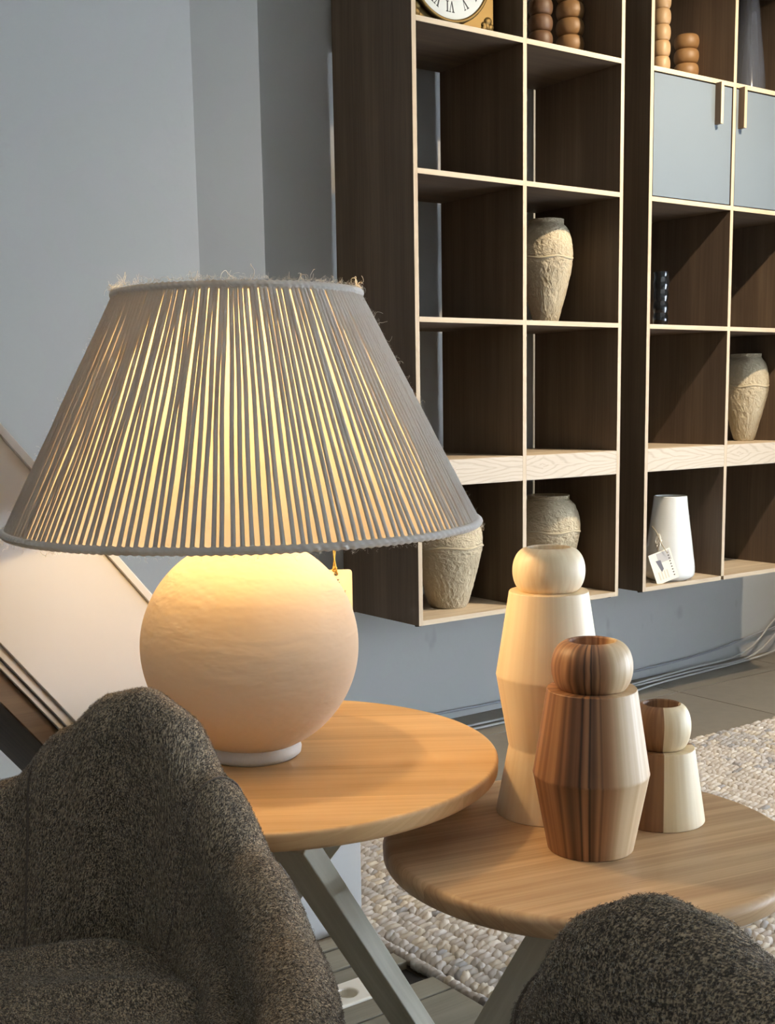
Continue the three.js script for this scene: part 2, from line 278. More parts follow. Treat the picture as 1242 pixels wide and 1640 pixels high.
{ // white vase with a paper tag on a string
  const t = thing('white_vase', 'tall glossy white tapering vase with a paper tag', 'vase', [1.055, yB, -0.075]);
  const pr = curvePts([[0.060, 0.0], [0.0765, 0.012], [0.0795, 0.035], [0.0745, 0.08], [0.064, 0.16], [0.0545, 0.232], [0.0515, 0.262]], 40);
  part('body', lathe([[0, 0], ...pr, [0.0475, 0.262], [0.05, 0.22], [0.06, 0.14], [0.06, 0.05], [0, 0.02]], 72), M.glossWhite, t);
  const tw = document.createElement('canvas'); tw.width = 128; tw.height = 192; const c = tw.getContext('2d');
  c.fillStyle = '#ebe3cf'; c.fillRect(0, 0, 128, 192); c.fillStyle = '#b9b4ad'; c.fillRect(44, 8, 76, 62); c.fillStyle = '#6c6a70'; c.beginPath(); c.moveTo(30, 48); c.lineTo(58, 52); c.lineTo(62, 110); c.lineTo(46, 126); c.closePath(); c.fill();
  c.fillStyle = '#5c5750'; for (let i = 0; i < 9; i++) c.fillRect(104, 20 + i * 18, 8, 8); c.fillStyle = '#cfc6ae'; for (let i = 0; i < 4; i++) c.fillRect(24 + i * 16, 120, 7, 52);
  const ct = new THREE.CanvasTexture(tw); ct.colorSpace = THREE.SRGBColorSpace;
  const tg = new THREE.BoxGeometry(0.078, 0.096, 0.0008), tag = part('paper_tag', tg, std({ map: ct, roughness: 0.8 }), t, 'cream paper tag printed with a grey bow');
  tag.position.set(-0.086, 0.052, 0.052); tag.rotation.set(-0.12, -0.35, 0.30, 'YXZ');
  part('string', tube([[-0.076, 0.092, 0.058], [-0.092, 0.12, 0.05], [-0.084, 0.155, 0.02], [-0.06, 0.168, -0.02], [-0.02, 0.17, -0.06]], 0.0015, 30, 6), M.rope, tag.parent, 'thin cord holding the tag');
  for (const k of [0, 1, 2]) { const lp = part('cord_loop', new THREE.TorusGeometry(0.016, 0.0018, 8, 32), M.plastic, t, 'white cord loop'); lp.position.set(-0.078, 0.115 + 0.009 * k, 0.028 - 0.004 * k); lp.rotation.set(0.4, 0.7 + 0.2 * k, 0.2 * k); }
}
{ // brass clock movement with a white dial
  const t = thing('brass_clock', 'square brass clock with a white roman numeral dial', 'clock', [0.175, Ys1, -0.06]);
  part('plate', box(-0.145, 0.141, 0.0, 0.31, -0.03, 0, { r: 0.003 }), M.brass, t, 'ornate brass plate');
  part('case', box(-0.12, 0.12, 0.01, 0.30, -0.16, -0.03), M.black, t);
  const cv = document.createElement('canvas'); cv.width = cv.height = 512; const c = cv.getContext('2d');
  c.fillStyle = '#c6c9c2'; c.fillRect(0, 0, 512, 512); c.fillStyle = '#15161a'; c.textAlign = 'center'; c.textBaseline = 'middle'; c.font = 'bold 64px serif';
  const rn = ['XII', 'I', 'II', 'III', 'IIII', 'V', 'VI', 'VII', 'VIII', 'IX', 'X', 'XI'];
  rn.forEach((s, i) => { const a = i / 12 * Math.PI * 2; c.save(); c.translate(256 + Math.sin(a) * 190, 256 - Math.cos(a) * 190); c.rotate(a); c.scale(0.8, 1.15); c.fillText(s, 0, 0); c.restore(); });
  const dt = new THREE.CanvasTexture(cv); dt.colorSpace = THREE.SRGBColorSpace;
  const ring = part('dial_ring', new THREE.TorusGeometry(0.131, 0.0055, 12, 80), M.brass, t, 'brass bezel'); ring.position.set(-0.016, 0.150, 0.012);
  const dg = new THREE.CylinderGeometry(0.129, 0.129, 0.012, 80); dg.rotateX(Math.PI / 2);
  const dp = dg.attributes.position, du = dg.attributes.uv; for (let i = 0; i < dp.count; i++) du.setXY(i, dp.getX(i) / 0.258 + 0.5, dp.getY(i) / 0.258 + 0.5);
  const dial = part('dial', dg, std({ map: dt, roughness: 0.6 }), t, 'white enamel dial with black roman numerals'); dial.position.set(-0.016, 0.150, 0.008);
  for (const [w, l, a] of [[0.006, 0.07, -0.9], [0.004, 0.105, 0.5]]) { const hd = part('hand', box(-w / 2, w / 2, -0.01, l, 0, 0.0015), M.black, dial); hd.position.z = 0.008 + w * 0.3; hd.rotation.z = a; }
  const or = rng(9);
  for (const [sx, sy] of [[-1, -1], [1, -1], [-1, 1], [1, 1]]) for (let k = 0; k < 7; k++) { const s = part('ornament', new THREE.SphereGeometry(0.006 + or() * 0.005, 12, 8), M.brass, t); s.position.set(sx * (0.1 + or() * 0.032) - 0.002, 0.155 + sy * (0.105 + or() * 0.038), 0.001); s.scale.set(1.3, 1, 0.5); s.rotation.z = or() * 3; }
}

/* ------------------------------------------------------------------ round tables */
function tabletop(parent, R, th, grainAngle, mat, staves, seed, round = 0.2) { // discs of glued staves, every stave a mesh
  const rd = rng(seed), prof = []; const er = th * round; // rounded arris
  for (let i = 0; i <= 6; i++) { const a = i / 6 * Math.PI / 2; prof.push([R - er + er * Math.sin(a), -er + er * Math.cos(a)]); }
  for (let i = 1; i <= 6; i++) { const a = i / 6 * Math.PI / 2; prof.push([R - th * 0.5 + th * 0.5 * Math.cos(a), -th + th * 0.38 - th * 0.38 * Math.sin(a)]); }
  for (let s = 0; s < staves; s++) {
    const e = 0.00018, c0 = -R + 2 * R * s / staves + (s ? e : 0), c1 = -R + 2 * R * (s + 1) / staves - (s < staves - 1 ? e : 0), N = 28, ou = rd() * 3, ov = rd() * 3;
    const pos = [], uv = [], idx = []; const arc = (Rk, y, side) => { const st = pos.length / 3; for (let i = 0; i <= N; i++) { const sl = clamp(lerp(c0, c1, i / N), -Rk, Rk), x = side * Math.sqrt(Math.max(Rk * Rk - sl * sl, 0)); pos.push(x, y, sl); uv.push(x + ou + y * 1.7, sl + ov + y * 1.2); } return st; };
    const tops = [arc(prof[0][0], prof[0][1], -1), arc(prof[0][0], prof[0][1], 1)];
    for (let i = 0; i < N; i++) { const a = tops[0] + i, b = tops[1] + i; idx.push(a, a + 1, b, a + 1, b + 1, b); }
    const rings = { '-1': [], '1': [] };
    for (const side of [-1, 1]) { for (const [r, y] of prof) rings[side].push(arc(r, y, side)); for (let k = 0; k < prof.length - 1; k++) for (let i = 0; i < N; i++) { const a = rings[side][k] + i, b = rings[side][k + 1] + i; if (side > 0) idx.push(a, a + 1, b, a + 1, b + 1, b); else idx.push(a, b, a + 1, a + 1, b, b + 1); } }
    const L = prof.length - 1, bots = [arc(...prof[L], -1), arc(...prof[L], 1)];
    for (let i = 0; i < N; i++) { const a = bots[0] + i, b = bots[1] + i; idx.push(a, b, a + 1, a + 1, b, b + 1); }
    for (const i of [0, N]) { const A = rings[-1].map((r) => r + i), B = rings[1].map((r) => r + i); for (let k = 0; k < L; k++) { if (i === 0) idx.push(A[k], B[k], A[k + 1], A[k + 1], B[k], B[k + 1]); else idx.push(A[k], A[k + 1], B[k], B[k], A[k + 1], B[k + 1]); } }
    let g = new THREE.BufferGeometry(); g.setAttribute('position', new THREE.Float32BufferAttribute(pos, 3)); g.setAttribute('uv', new THREE.Float32BufferAttribute(uv, 2)); g.setIndex(idx); g = g.toNonIndexed(); g.computeVertexNormals();
    { // smooth normals on the rounded edge: radial profile normals
      const p = g.attributes.position, n = g.attributes.normal; for (let i = 0; i < p.count; i++) { const y = p.getY(i), x = p.getX(i), z = p.getZ(i), r = Math.hypot(x, z); if (Math.abs(n.getY(i)) > 0.999 || (Math.abs(n.getZ(i)) > 0.995 && r < R - er * 2)) continue; let best = 0, bd = 1e9; prof.forEach(([pr, py], k) => { const d = (pr - r) ** 2 + (py - y) ** 2; if (d < bd) { bd = d; best = k; } }); if (bd > 1e-8) continue; let nr, ny; if (best <= 6) { const a = best / 6 * Math.PI / 2; nr = Math.sin(a); ny = Math.cos(a); } else { const a = (best - 6) / 6 * Math.PI / 2; nr = Math.cos(a) * 0.38; ny = -Math.sin(a) * 0.5; } const l = Math.hypot(nr, ny); n.setXYZ(i, nr / l * x / r, ny / l, nr / l * z / r); }
    }
    const st = part('stave', g, mat, parent); st.rotation.y = grainAngle;
  }
}
function beam(a, b, w, h, roll = 0) { // rectangular bar from a to b, ends cut level
  const A = V3(...a), B = V3(...b), d = B.clone().sub(A), len = d.length(); const g = new RoundedBoxGeometry(w, h, len, 1, 0.002); uvBox(g, 'z');
  const m = new THREE.Matrix4().lookAt(A, B, V3(0, 1, 0)); g.rotateZ(roll); g.applyMatrix4(m); const c = A.add(B).multiplyScalar(0.5); g.translate(c.x, c.y, c.z); return g;
}
const T1 = [-1.1, 1.083], T1H = 0.5, T1R = 0.317;
{
  const t = thing('lamp_table', 'round oak side table under the big lamp', 'table', [T1[0], 0, T1[1]]);
  const top = new THREE.Group(); top.name = 'table_top'; top.position.y = T1H; t.add(top); tabletop(top, T1R, 0.025, -0.60, M.oak, 5, 31);
  for (let k = 0; k < 3; k++) {
    const lg = part('leg', beam([-0.112, 0.474, 0.245], [0.2, 0.026, 0.125], 0.052, 0.028), M.legWood, t, 'slanting square oak leg'); lg.rotation.y = k * Math.PI * 2 / 3;
    const br = part('brace', box(-0.024, 0.024, 0.435, 0.475, 0.02, 0.24, { grain: 'z', r: 0.002 }), M.legWood, t); br.rotation.y = k * Math.PI * 2 / 3 - 0.4;
  }
}
const T2 = [-0.8305, 1.43], T2H = 0.42, T2R = 0.2635;
{
  const t = thing('low_table', 'lower round oak side table carrying the turned holders', 'table', [T2[0], 0, T2[1]]);
  const top = new THREE.Group(); top.name = 'table_top'; top.position.y = T2H; t.add(top); tabletop(top, T2R, 0.028, -0.22, M.oakGrey, 5, 47, 0.34);
  for (let k = 0; k < 3; k++) { const lg = part('leg', beam([-0.126, 0.392, 0.105], [-0.125, 0.021, -0.13], 0.058, 0.046), M.legWood, t, 'broad slanting oak leg'); lg.rotation.y = k * Math.PI * 2 / 3; }
}

/* ------------------------------------------------------------------ turned wooden candle holders */
function angTex(fn) { return tex(1024, 512, fn, { size: [1, 1] }); }
const holderLabel = { A: 'tall pale turned wooden candle holder with a waisted foot', B: 'brown turned wooden candle holder with dark streaks', C: 'short turned wooden candle holder, half brown and half cream' };
T.hA = angTex((u, v) => { const n = fbm2(u, v, 40, 2, 3, 1), w = fbm2(u, v, 3, 1, 2, 4), f = fbm2(u, v, 120, 6, 2, 7); return mix3([248, 228, 192], [232, 204, 162], clamp((n - 0.5) * 1.2 + 0.5 + 0.4 * (f - 0.5))).map((x) => x * (1 + 0.10 * (w - 0.5))); });
T.hB = angTex((u, v) => { // streaked olive wood, cream sapwood on one side (u = 0.5 faces the dark streaks)
  const wob = 0.010 * (fbm2(u, v, 6, 3, 3, 3) - 0.5), x = ((u + wob + 1) % 1); const n = fbm2(x, v, 70, 2, 3, 2);
  let c = mix3([172, 124, 84], [132, 88, 56], clamp((n - 0.5) * 2.2 + 0.5));
  for (const [p, w, k] of [[0.470, 0.004, 0.8], [0.496, 0.0035, 0.9], [0.507, 0.010, 0.55], [0.44, 0.012, 0.45], [0.41, 0.006, 0.35], [0.455, 0.02, 0.25], [0.53, 0.004, 0.4]]) c = mix3(c, [48, 30, 20], k * Math.exp(-(((x - p) / w) ** 2)));
  const sap = smooth(0.535, 0.60, x + 0.02 * (n - 0.5)) * (1 - smooth(0.85, 0.9, x)); return mix3(c, mix3([214, 190, 152], [192, 160, 118], clamp((n - 0.5) * 1.5 + 0.5)), sap * 0.92);
});
T.hC = angTex((u, v) => { const n = fbm2(u, v, 60, 2, 3, 5), cream = smooth(0.512, 0.516, u + 0.002 * Math.sin(v * 9)) * (1 - smooth(0.8, 0.81, u)); return mix3(mix3([150, 110, 72], [120, 82, 52], clamp((n - 0.5) * 2 + 0.5)), mix3([232, 214, 178], [216, 192, 150], clamp((n - 0.5) * 1.2 + 0.5)), cream); });
function holder(key, [x, z], body, bulb) {
  const t = thing('candle_holder', holderLabel[key], 'candle holder', [x, T2H, z], 'turned candle holders on the low table');
  const m = std({ map: T['h' + key], roughness: 0.5 });
  const turn = Math.atan2(camera.position.x - x, camera.position.z - z) + Math.PI; // seam away from the viewer side of the wood
  const b = part('body', lathe(body, 96), m, t); b.rotation.y = turn;
  const k = part('bulb', lathe(bulb, 96), m, t, 'rounded hollow head'); k.rotation.y = turn;
}
const hollow = (r, yc, hh, hole, top) => { const p = []; for (let i = 0; i <= 26; i++) { const a = -Math.PI * 0.40 + (i / 26) * Math.PI * 0.84; const s = Math.sin(a), c = Math.cos(a); p.push([hole * 0.9 + (r - hole * 0.9) * Math.pow(Math.max(c, 0), 0.8), yc + hh * s]); } const l = p[p.length - 1]; return [[0, p[0][1]], ...p, [hole + 0.002, l[1] + 0.0006], [hole, l[1] - 0.002], [hole * 0.97, l[1] - 0.034], [0, l[1] - 0.034]]; };
const ch = 0.0012;
holder('A', [-0.8000, 1.3235], [[0, 0], [0.069, 0], [0.0702, ch], [0.0535, 0.092 - ch], [0.0530, 0.0935], [0.0538, 0.095], [0.0697, 0.1885], [0.0702, 0.1905], [0.0697, 0.1925], [0.0526, 0.302], [0.0518, 0.3033], [0.036, 0.3033], [0.036, 0.300], [0, 0.300]], hollow(0.0480, 0.330, 0.031, 0.0262));
holder('B', [-0.8551, 1.4578], [[0, 0], [0.0520, 0], [0.0532, ch], [0.0712, 0.0955], [0.0718, 0.0975], [0.0712, 0.0995], [0.0552, 0.2025], [0.0542, 0.2038], [0.037, 0.2038], [0.037, 0.200], [0, 0.200]], hollow(0.0497, 0.2305, 0.0325, 0.0268));
holder('C', [-0.7074, 1.4403], [[0, 0], [0.0578, 0], [0.0588, ch], [0.0440, 0.0975], [0.0430, 0.0987], [0.030, 0.0987], [0.030, 0.096], [0, 0.096]], hollow(0.0385, 0.1265, 0.0305, 0.0225));

/* ------------------------------------------------------------------ the lamp */
const LP = [-1.1125, T1H, 1.0725];
{
  const t = thing('table_lamp', 'large lamp with round plaster ball base and corded yarn shade', 'lamp', LP);
  part('foot_ring', lathe([[0, 0], [0.060, 0], [0.0645, 0.004], [0.0655, 0.011], [0.063, 0.018], [0.058, 0.0205], [0.045, 0.0205], [0, 0.014]], 72), M.footWhite, t, 'pale grey glazed ring foot');
  const bg = new THREE.SphereGeometry(0.1465, 128, 96); { const p = bg.attributes.position; for (let i = 0; i < p.count; i++) { const x = p.getX(i), y = p.getY(i), z = p.getZ(i), k = 1 + 0.010 * (fbm3(x * 9 + 3, y * 9, z * 9, 3) - 0.5); p.setXYZ(i, x * k, y * k, z * k); } bg.computeVertexNormals(); }
  const ball = part('ball_base', bg, M.ball, t, 'textured cream plaster ball'); ball.position.y = 0.1525;
  part('neck', lathe([[0, 0.29], [0.016, 0.29], [0.016, 0.31], [0.011, 0.315], [0.011, 0.40], [0.0165, 0.41], [0.02, 0.418], [0.02, 0.445], [0, 0.445]], 32), M.brass, t);
  const hb = BULB.h - T1H; // bulb height over the table
  const bulb = part('bulb', new THREE.SphereGeometry(0.03, 32, 24), std({ color: 0xfff0d8, emissive: new THREE.Color().setRGB(...BULB.color), emissiveIntensity: 6 }), t, 'glowing warm bulb'); bulb.position.y = hb;
  const pl = new THREE.PointLight(new THREE.Color().setRGB(...BULB.color), BULB.cd, 0, 2); pl.position.y = hb; pl.castShadow = true; pl.shadow.radius = 1.0; pl.name = 'bulb_light'; t.add(pl);
  const rb = 0.3085, hbm = 0.3175, rt = 0.1575, htp = 0.6125;
  const sh = new THREE.Group(); sh.name = 'shade'; t.add(sh);
  part('liner', (() => { const p = []; for (let i = 0; i <= 8; i++) p.push([lerp(rb, rt, i / 8) - 0.0026, lerp(hbm, htp, i / 8)]); return lathe(p, 128); })(), M.liner, sh, 'translucent cream lining');
  for (const [r, h, n] of [[rb, hbm, 360], [rt, htp, 240]]) { // rims wound with yarn
    const g = new THREE.TorusGeometry(r, 0.0049, 12, n * 4), p = g.attributes.position; for (let i = 0; i < p.count; i++) { const X = p.getX(i), Y = p.getY(i), Z = p.getZ(i), a = Math.atan2(Y, X), cx = Math.cos(a) * r, cy = Math.sin(a) * r, k = 1 + 0.13 * Math.sin(a * n * 0.5 + 3 * Z / 0.006) + 0.15 * (fbm3(X * 60, Y * 60, Z * 60, 2) - 0.5); p.setXYZ(i, cx + (X - cx) * k, cy + (Y - cy) * k, Z * k); }
    g.rotateX(-Math.PI / 2); g.computeVertexNormals(); const rim = part('rim', g, M.yarn, sh, 'yarn wound rim'); rim.position.y = h;
  }
  const yr = rng(123), NC = 178, variants = [];
  for (let k = 0; k < 10; k++) { // single yarns from rim to rim
    const pts = [], N = 9; const sway = (yr() - 0.5) * 0.0045, ph = yr() * 6; for (let i = 0; i <= N; i++) { const f = i / N; pts.push([sway * Math.sin(f * 3.1) + 0.0005 * Math.sin(f * 9 + ph), lerp(hbm, htp, f), lerp(rb, rt, f) + 0.0006 * Math.sin(f * 14 + ph)]); }
    const g = tube(pts, 0.00275, 26, 7), p = g.attributes.position; const c0 = V3(0, 0, 0);
    for (let i = 0; i < p.count; i++) { const ring = Math.floor(i / 8), kk = 1 + 0.20 * (hashTab[(ring * 37 + k * 911) & 65535] - 0.5); const f = ring / 26, cz = lerp(rb, rt, f), cy = lerp(hbm, htp, f); p.setX(i, p.getX(i) * (0.5 + 0.5 * kk)); p.setZ(i, cz + (p.getZ(i) - cz) * kk * 0.62); }
    g.computeVertexNormals(); variants.push(g);
  }
  for (let k = 0; k < NC; k++) { const y = part('yarn', variants[Math.floor(yr() * 10)], M.yarn, sh); y.rotation.y = (k + (yr() - 0.5) * 0.30) / NC * Math.PI * 2; }
  // loose fibres of the wool
  const fg = tube([[0, 0, 0], [0.0012, 0.004, 0.0008], [0.004, 0.0065, -0.0008], [0.0085, 0.0062, 0.0006], [0.011, 0.0045, 0.002]], 0.00018, 10, 4), NF = 5200, fib = new THREE.InstancedMesh(fg, std({ color: 0xefe4d0, roughness: 1 }), NF);
  const mt = new THREE.Matrix4(), q = new THREE.Quaternion();
  for (let i = 0; i < NF; i++) { const m = yr(), f = m < 0.26 ? 1.008 : m < 0.42 ? -0.008 : yr(), a = yr() * Math.PI * 2, r = lerp(rb, rt, f) + 0.003, s = (f > 1 ? 0.9 : f < 0 ? 0.6 : 0.55) * (0.35 + 1.0 * yr() * yr() + (yr() < 0.02 ? 1.2 : 0)); q.setFromEuler(new THREE.Euler(yr() * 6.3, yr() * 6.3, yr() * 6.3)); mt.compose(V3(Math.cos(a) * r, lerp(hbm, htp, clamp(f, -0.02, 1.02)) + (f > 1 ? 0.004 : f < 0 ? -0.004 : 0), Math.sin(a) * r), q, V3(s, s, s)); fib.setMatrixAt(i, mt); }
  fib.name = 'wool_fibres'; fib.userData = { kind: 'stuff', label: 'loose wool fibres' }; shadows(fib); sh.add(fib);
  for (let k = 0; k < 3; k++) { const a = k * 2.094 + 0.4; part('spider_arm', tube([[0, htp - 0.01, 0], [Math.cos(a) * rt * 0.5, htp - 0.008, Math.sin(a) * rt * 0.5], [Math.cos(a) * rt, htp - 0.002, Math.sin(a) * rt]], 0.0018, 8, 6), M.brass, sh); }
  part('harp', tube([[0, 0.405, 0.012], [0, 0.44, 0.055], [0, 0.54, 0.055], [0, htp - 0.01, 0]], 0.002, 24, 6), M.brass, t);
}
{ // price tag hanging on a gold cord behind the ball
  const t = thing('price_tag', 'cream card tag hanging on a gold cord from the lampshade', 'tag', [LP[0] + 0.2100, LP[1] + 0.2182, LP[2] - 0.1060]);
  const cv = document.createElement('canvas'); cv.width = 128; cv.height = 192; const c = cv.getContext('2d'); c.fillStyle = '#f2e6cc'; c.fillRect(0, 0, 128, 192); c.fillStyle = '#6d614c'; for (const [a, b, w, h] of [[66, 40, 14, 3], [70, 43, 4, 9], [78, 52, 3, 12], [74, 40, 3, 8], [98, 88, 6, 2], [99, 92, 3, 12], [98, 106, 5, 2]]) c.fillRect(a, b, w, h);
  const ct = new THREE.CanvasTexture(cv); ct.colorSpace = THREE.SRGBColorSpace;
  const s = new THREE.Shape(), w = 0.052, h = 0.07, r = 0.006; s.moveTo(-w / 2 + r, 0); s.lineTo(w / 2 - r, 0); s.quadraticCurveTo(w / 2, 0, w / 2, -r); s.lineTo(w / 2, -h + r); s.quadraticCurveTo(w / 2, -h, w / 2 - r, -h); s.lineTo(-w / 2 + r, -h); s.quadraticCurveTo(-w / 2, -h, -w / 2, -h + r); s.lineTo(-w / 2, -r); s.quadraticCurveTo(-w / 2, 0, -w / 2 + r, 0);
  const hp = new THREE.Path(); hp.absarc(0.002, -0.0065, 0.0032, 0, Math.PI * 2, true); s.holes.push(hp);
  const g = new THREE.ExtrudeGeometry(s, { depth: 0.0008, bevelEnabled: false, curveSegments: 10 }); const p = g.attributes.position, uv = g.attributes.uv; for (let i = 0; i < p.count; i++) uv.setXY(i, p.getX(i) / w + 0.5, p.getY(i) / h + 1);
  const face = Math.atan2(camera.position.x - (LP[0] + 0.19), camera.position.z - (LP[2] - 0.12));
  const card = part('card', g, std({ map: ct, roughness: 0.7 }), t); card.rotation.y = face; card.position.y = 0.006;
  part('cord', tube([[0.003, -0.002, 0.002], [0.001, 0.006, 0.003], [-0.0012, 0.03, 0], [-0.0015, 0.088, 0], [0.001, 0.0925, 0], [0.0015, 0.088, 0], [0.0012, 0.03, 0], [-0.001, 0.006, -0.002], [0.002, -0.001, -0.002]], 0.0011, 60, 6), M.gold, t, 'twisted gold cord');
  const kn = part('knot', new THREE.TorusKnotGeometry(0.0026, 0.0011, 40, 6, 2, 3), M.gold, t, 'gold knot'); kn.position.y = 0.007;
}

/* ------------------------------------------------------------------ leaning stair stringer, left */
{
  const t = thing('stair_stringer', 'white painted sloping stair side board behind the lamp table', 'stairs', [-0.685, 0, 0.70]);
  // local coordinates: x to the left is negative; front face z = 0
  const up = (x) => 0.168 - 1.225 * x, lo = (x) => -0.19 - 1.27 * x, xl = -1.35;
  const poly = (pts, z0, z1) => { const s = new THREE.Shape(pts.map(([x, y]) => new THREE.Vector2(x, y))); const g = new THREE.ExtrudeGeometry(s, { depth: z1 - z0, bevelEnabled: true, bevelSize: 0.002, bevelThickness: 0.002, bevelSegments: 1 }); g.translate(0, 0, z0); return uvBox(g, 'x'); };
  const xf = -0.19 / 1.27; // lower edge meets the floor
  part('board', poly([[0, 0.002], [0, up(0)], [xl, up(xl)], [xl, lo(xl)], [xf, 0.002]], -0.035, 0), M.whitePaint, t, 'white painted board');
  part('cap', poly([[0.0, up(0) + 0.003], [0.0, up(0) + 0.019], [xl, up(xl) + 0.019], [xl, up(xl) + 0.003]], -0.05, 0.006), M.whitePaint, t, 'white cap moulding');
  for (const [o, w, zf, m] of [[-0.003, 0.018, -0.006, M.whitePaint], [-0.028, 0.010, -0.012, M.whitePaint]]) part('lower_moulding', poly([[xf - 0.05, lo(xf - 0.05) + o], [xl, lo(xl) + o], [xl, lo(xl) + o - w], [xf - 0.05 , lo(xf - 0.05) + o - w]], -0.035, zf), m, t, 'white lower moulding');
  part('underside', poly([[xf - 0.10, lo(xf - 0.10) - 0.042], [xl, lo(xl) - 0.042], [xl, lo(xl) - 0.098], [xf - 0.14, lo(xf - 0.14) - 0.090]], -0.66, -0.02), M.dark, t, 'dark brown stained underside of the stair');
}

/* ------------------------------------------------------------------ floor things: cables, boards, socket */
[[[0.1, 0.012, -0.235], [0.4, 0.012, -0.232], [0.62, 0.012, -0.235], [1.1, 0.012, -0.285], [1.45, 0.014, -0.318], [1.75, 0.02, -0.335], [1.87, 0.055, -0.345], [1.98, 0.125, -0.35], [2.18, 0.2, -0.35]],
 [[0.1, 0.008, -0.205], [0.38, 0.008, -0.208], [0.6, 0.008, -0.21], [1.0, 0.009, -0.262], [1.4, 0.01, -0.293], [1.8, 0.016, -0.312], [1.93, 0.06, -0.326], [2.02, 0.115, -0.332], [2.24, 0.17, -0.334]],
 [[0.85, 0.006, -0.19], [1.0, 0.006, -0.215], [1.2, 0.008, -0.25], [1.5, 0.008, -0.275], [1.76, 0.008, -0.295], [1.95, 0.02, -0.31], [2.1, 0.06, -0.318], [2.24, 0.08, -0.32]],
].forEach((p, i) => single('cable', ['white cable lying nearest the wall base', 'white cable running along the middle of the floor cables', 'white cable branching away over the floor tiles'][i], 'cable', tube(p, 0.0036, 120, 8), M.cable, [0, 0, 0], 'cables along the wall'));
single('cable', 'grey cable running along the wall base', 'cable', tube([[0.3, 0.03, -0.35], [0.7, 0.026, -0.352], [1.2, 0.034, -0.352], [1.6, 0.05, -0.352], [1.9, 0.085, -0.352], [2.24, 0.12, -0.35]], 0.004, 90, 8), M.cableGrey, [0, 0, 0], 'cables along the wall');
{
  const t = thing('floor_grate', 'grey slatted wooden floor boards beneath the lamp table', 'boards', [-1.0, 0, 0.8]);
  for (const [z0, z1] of [[-0.055, -0.02], [-0.012, 0.052], [0.06, 0.10], [0.172, 0.222], [0.226, 0.40], [0.404, 0.58], [0.584, 0.75]]) part('board', box(-0.45, 0.272, 0.004, 0.02, z0, z1, { r: 0.002, ou: rand() * 2, ov: rand() }), M.greyBoard, t);
  part('painted_gap_shade', box(-0.45, 0.272, 0.0005, 0.0035, -0.05, 0.745), M.black, t, 'black sheet painting the shade in the gaps between the boards');  // flat black sheet paints in the floor shade seen between the boards
}
{
  const t = thing('power_socket', 'cream plastic power socket between the floor boards', 'socket', [-0.885, 0.0036, 0.936]);
  const s = new THREE.Shape([[-0.16, -0.032], [0.058, -0.032], [0.058, 0.032], [-0.16, 0.032]].map((p) => new THREE.Vector2(...p)));
  for (const x of [0.008, -0.055, -0.118]) { const h = new THREE.Path(); h.absarc(x, 0, 0.0195, 0, Math.PI * 2, true); s.holes.push(h); }
  const g = new THREE.ExtrudeGeometry(s, { depth: 0.016, bevelEnabled: true, bevelSize: 0.003, bevelThickness: 0.003, bevelSegments: 2 }); g.rotateX(-Math.PI / 2);
  part('housing', g, M.plastic, t);
  for (const x of [0.008, -0.055, -0.118]) { const c = part('socket_well', lathe([[0, 0.004], [0.019, 0.004], [0.0192, 0.014]], 36), M.plastic, t); c.position.x = x; for (const d of [-0.0095, 0.0095]) { const hl = part('hole', new THREE.CylinderGeometry(0.0026, 0.0026, 0.001, 14), M.black, c); hl.position.set(d, 0.0046, 0); } }
}

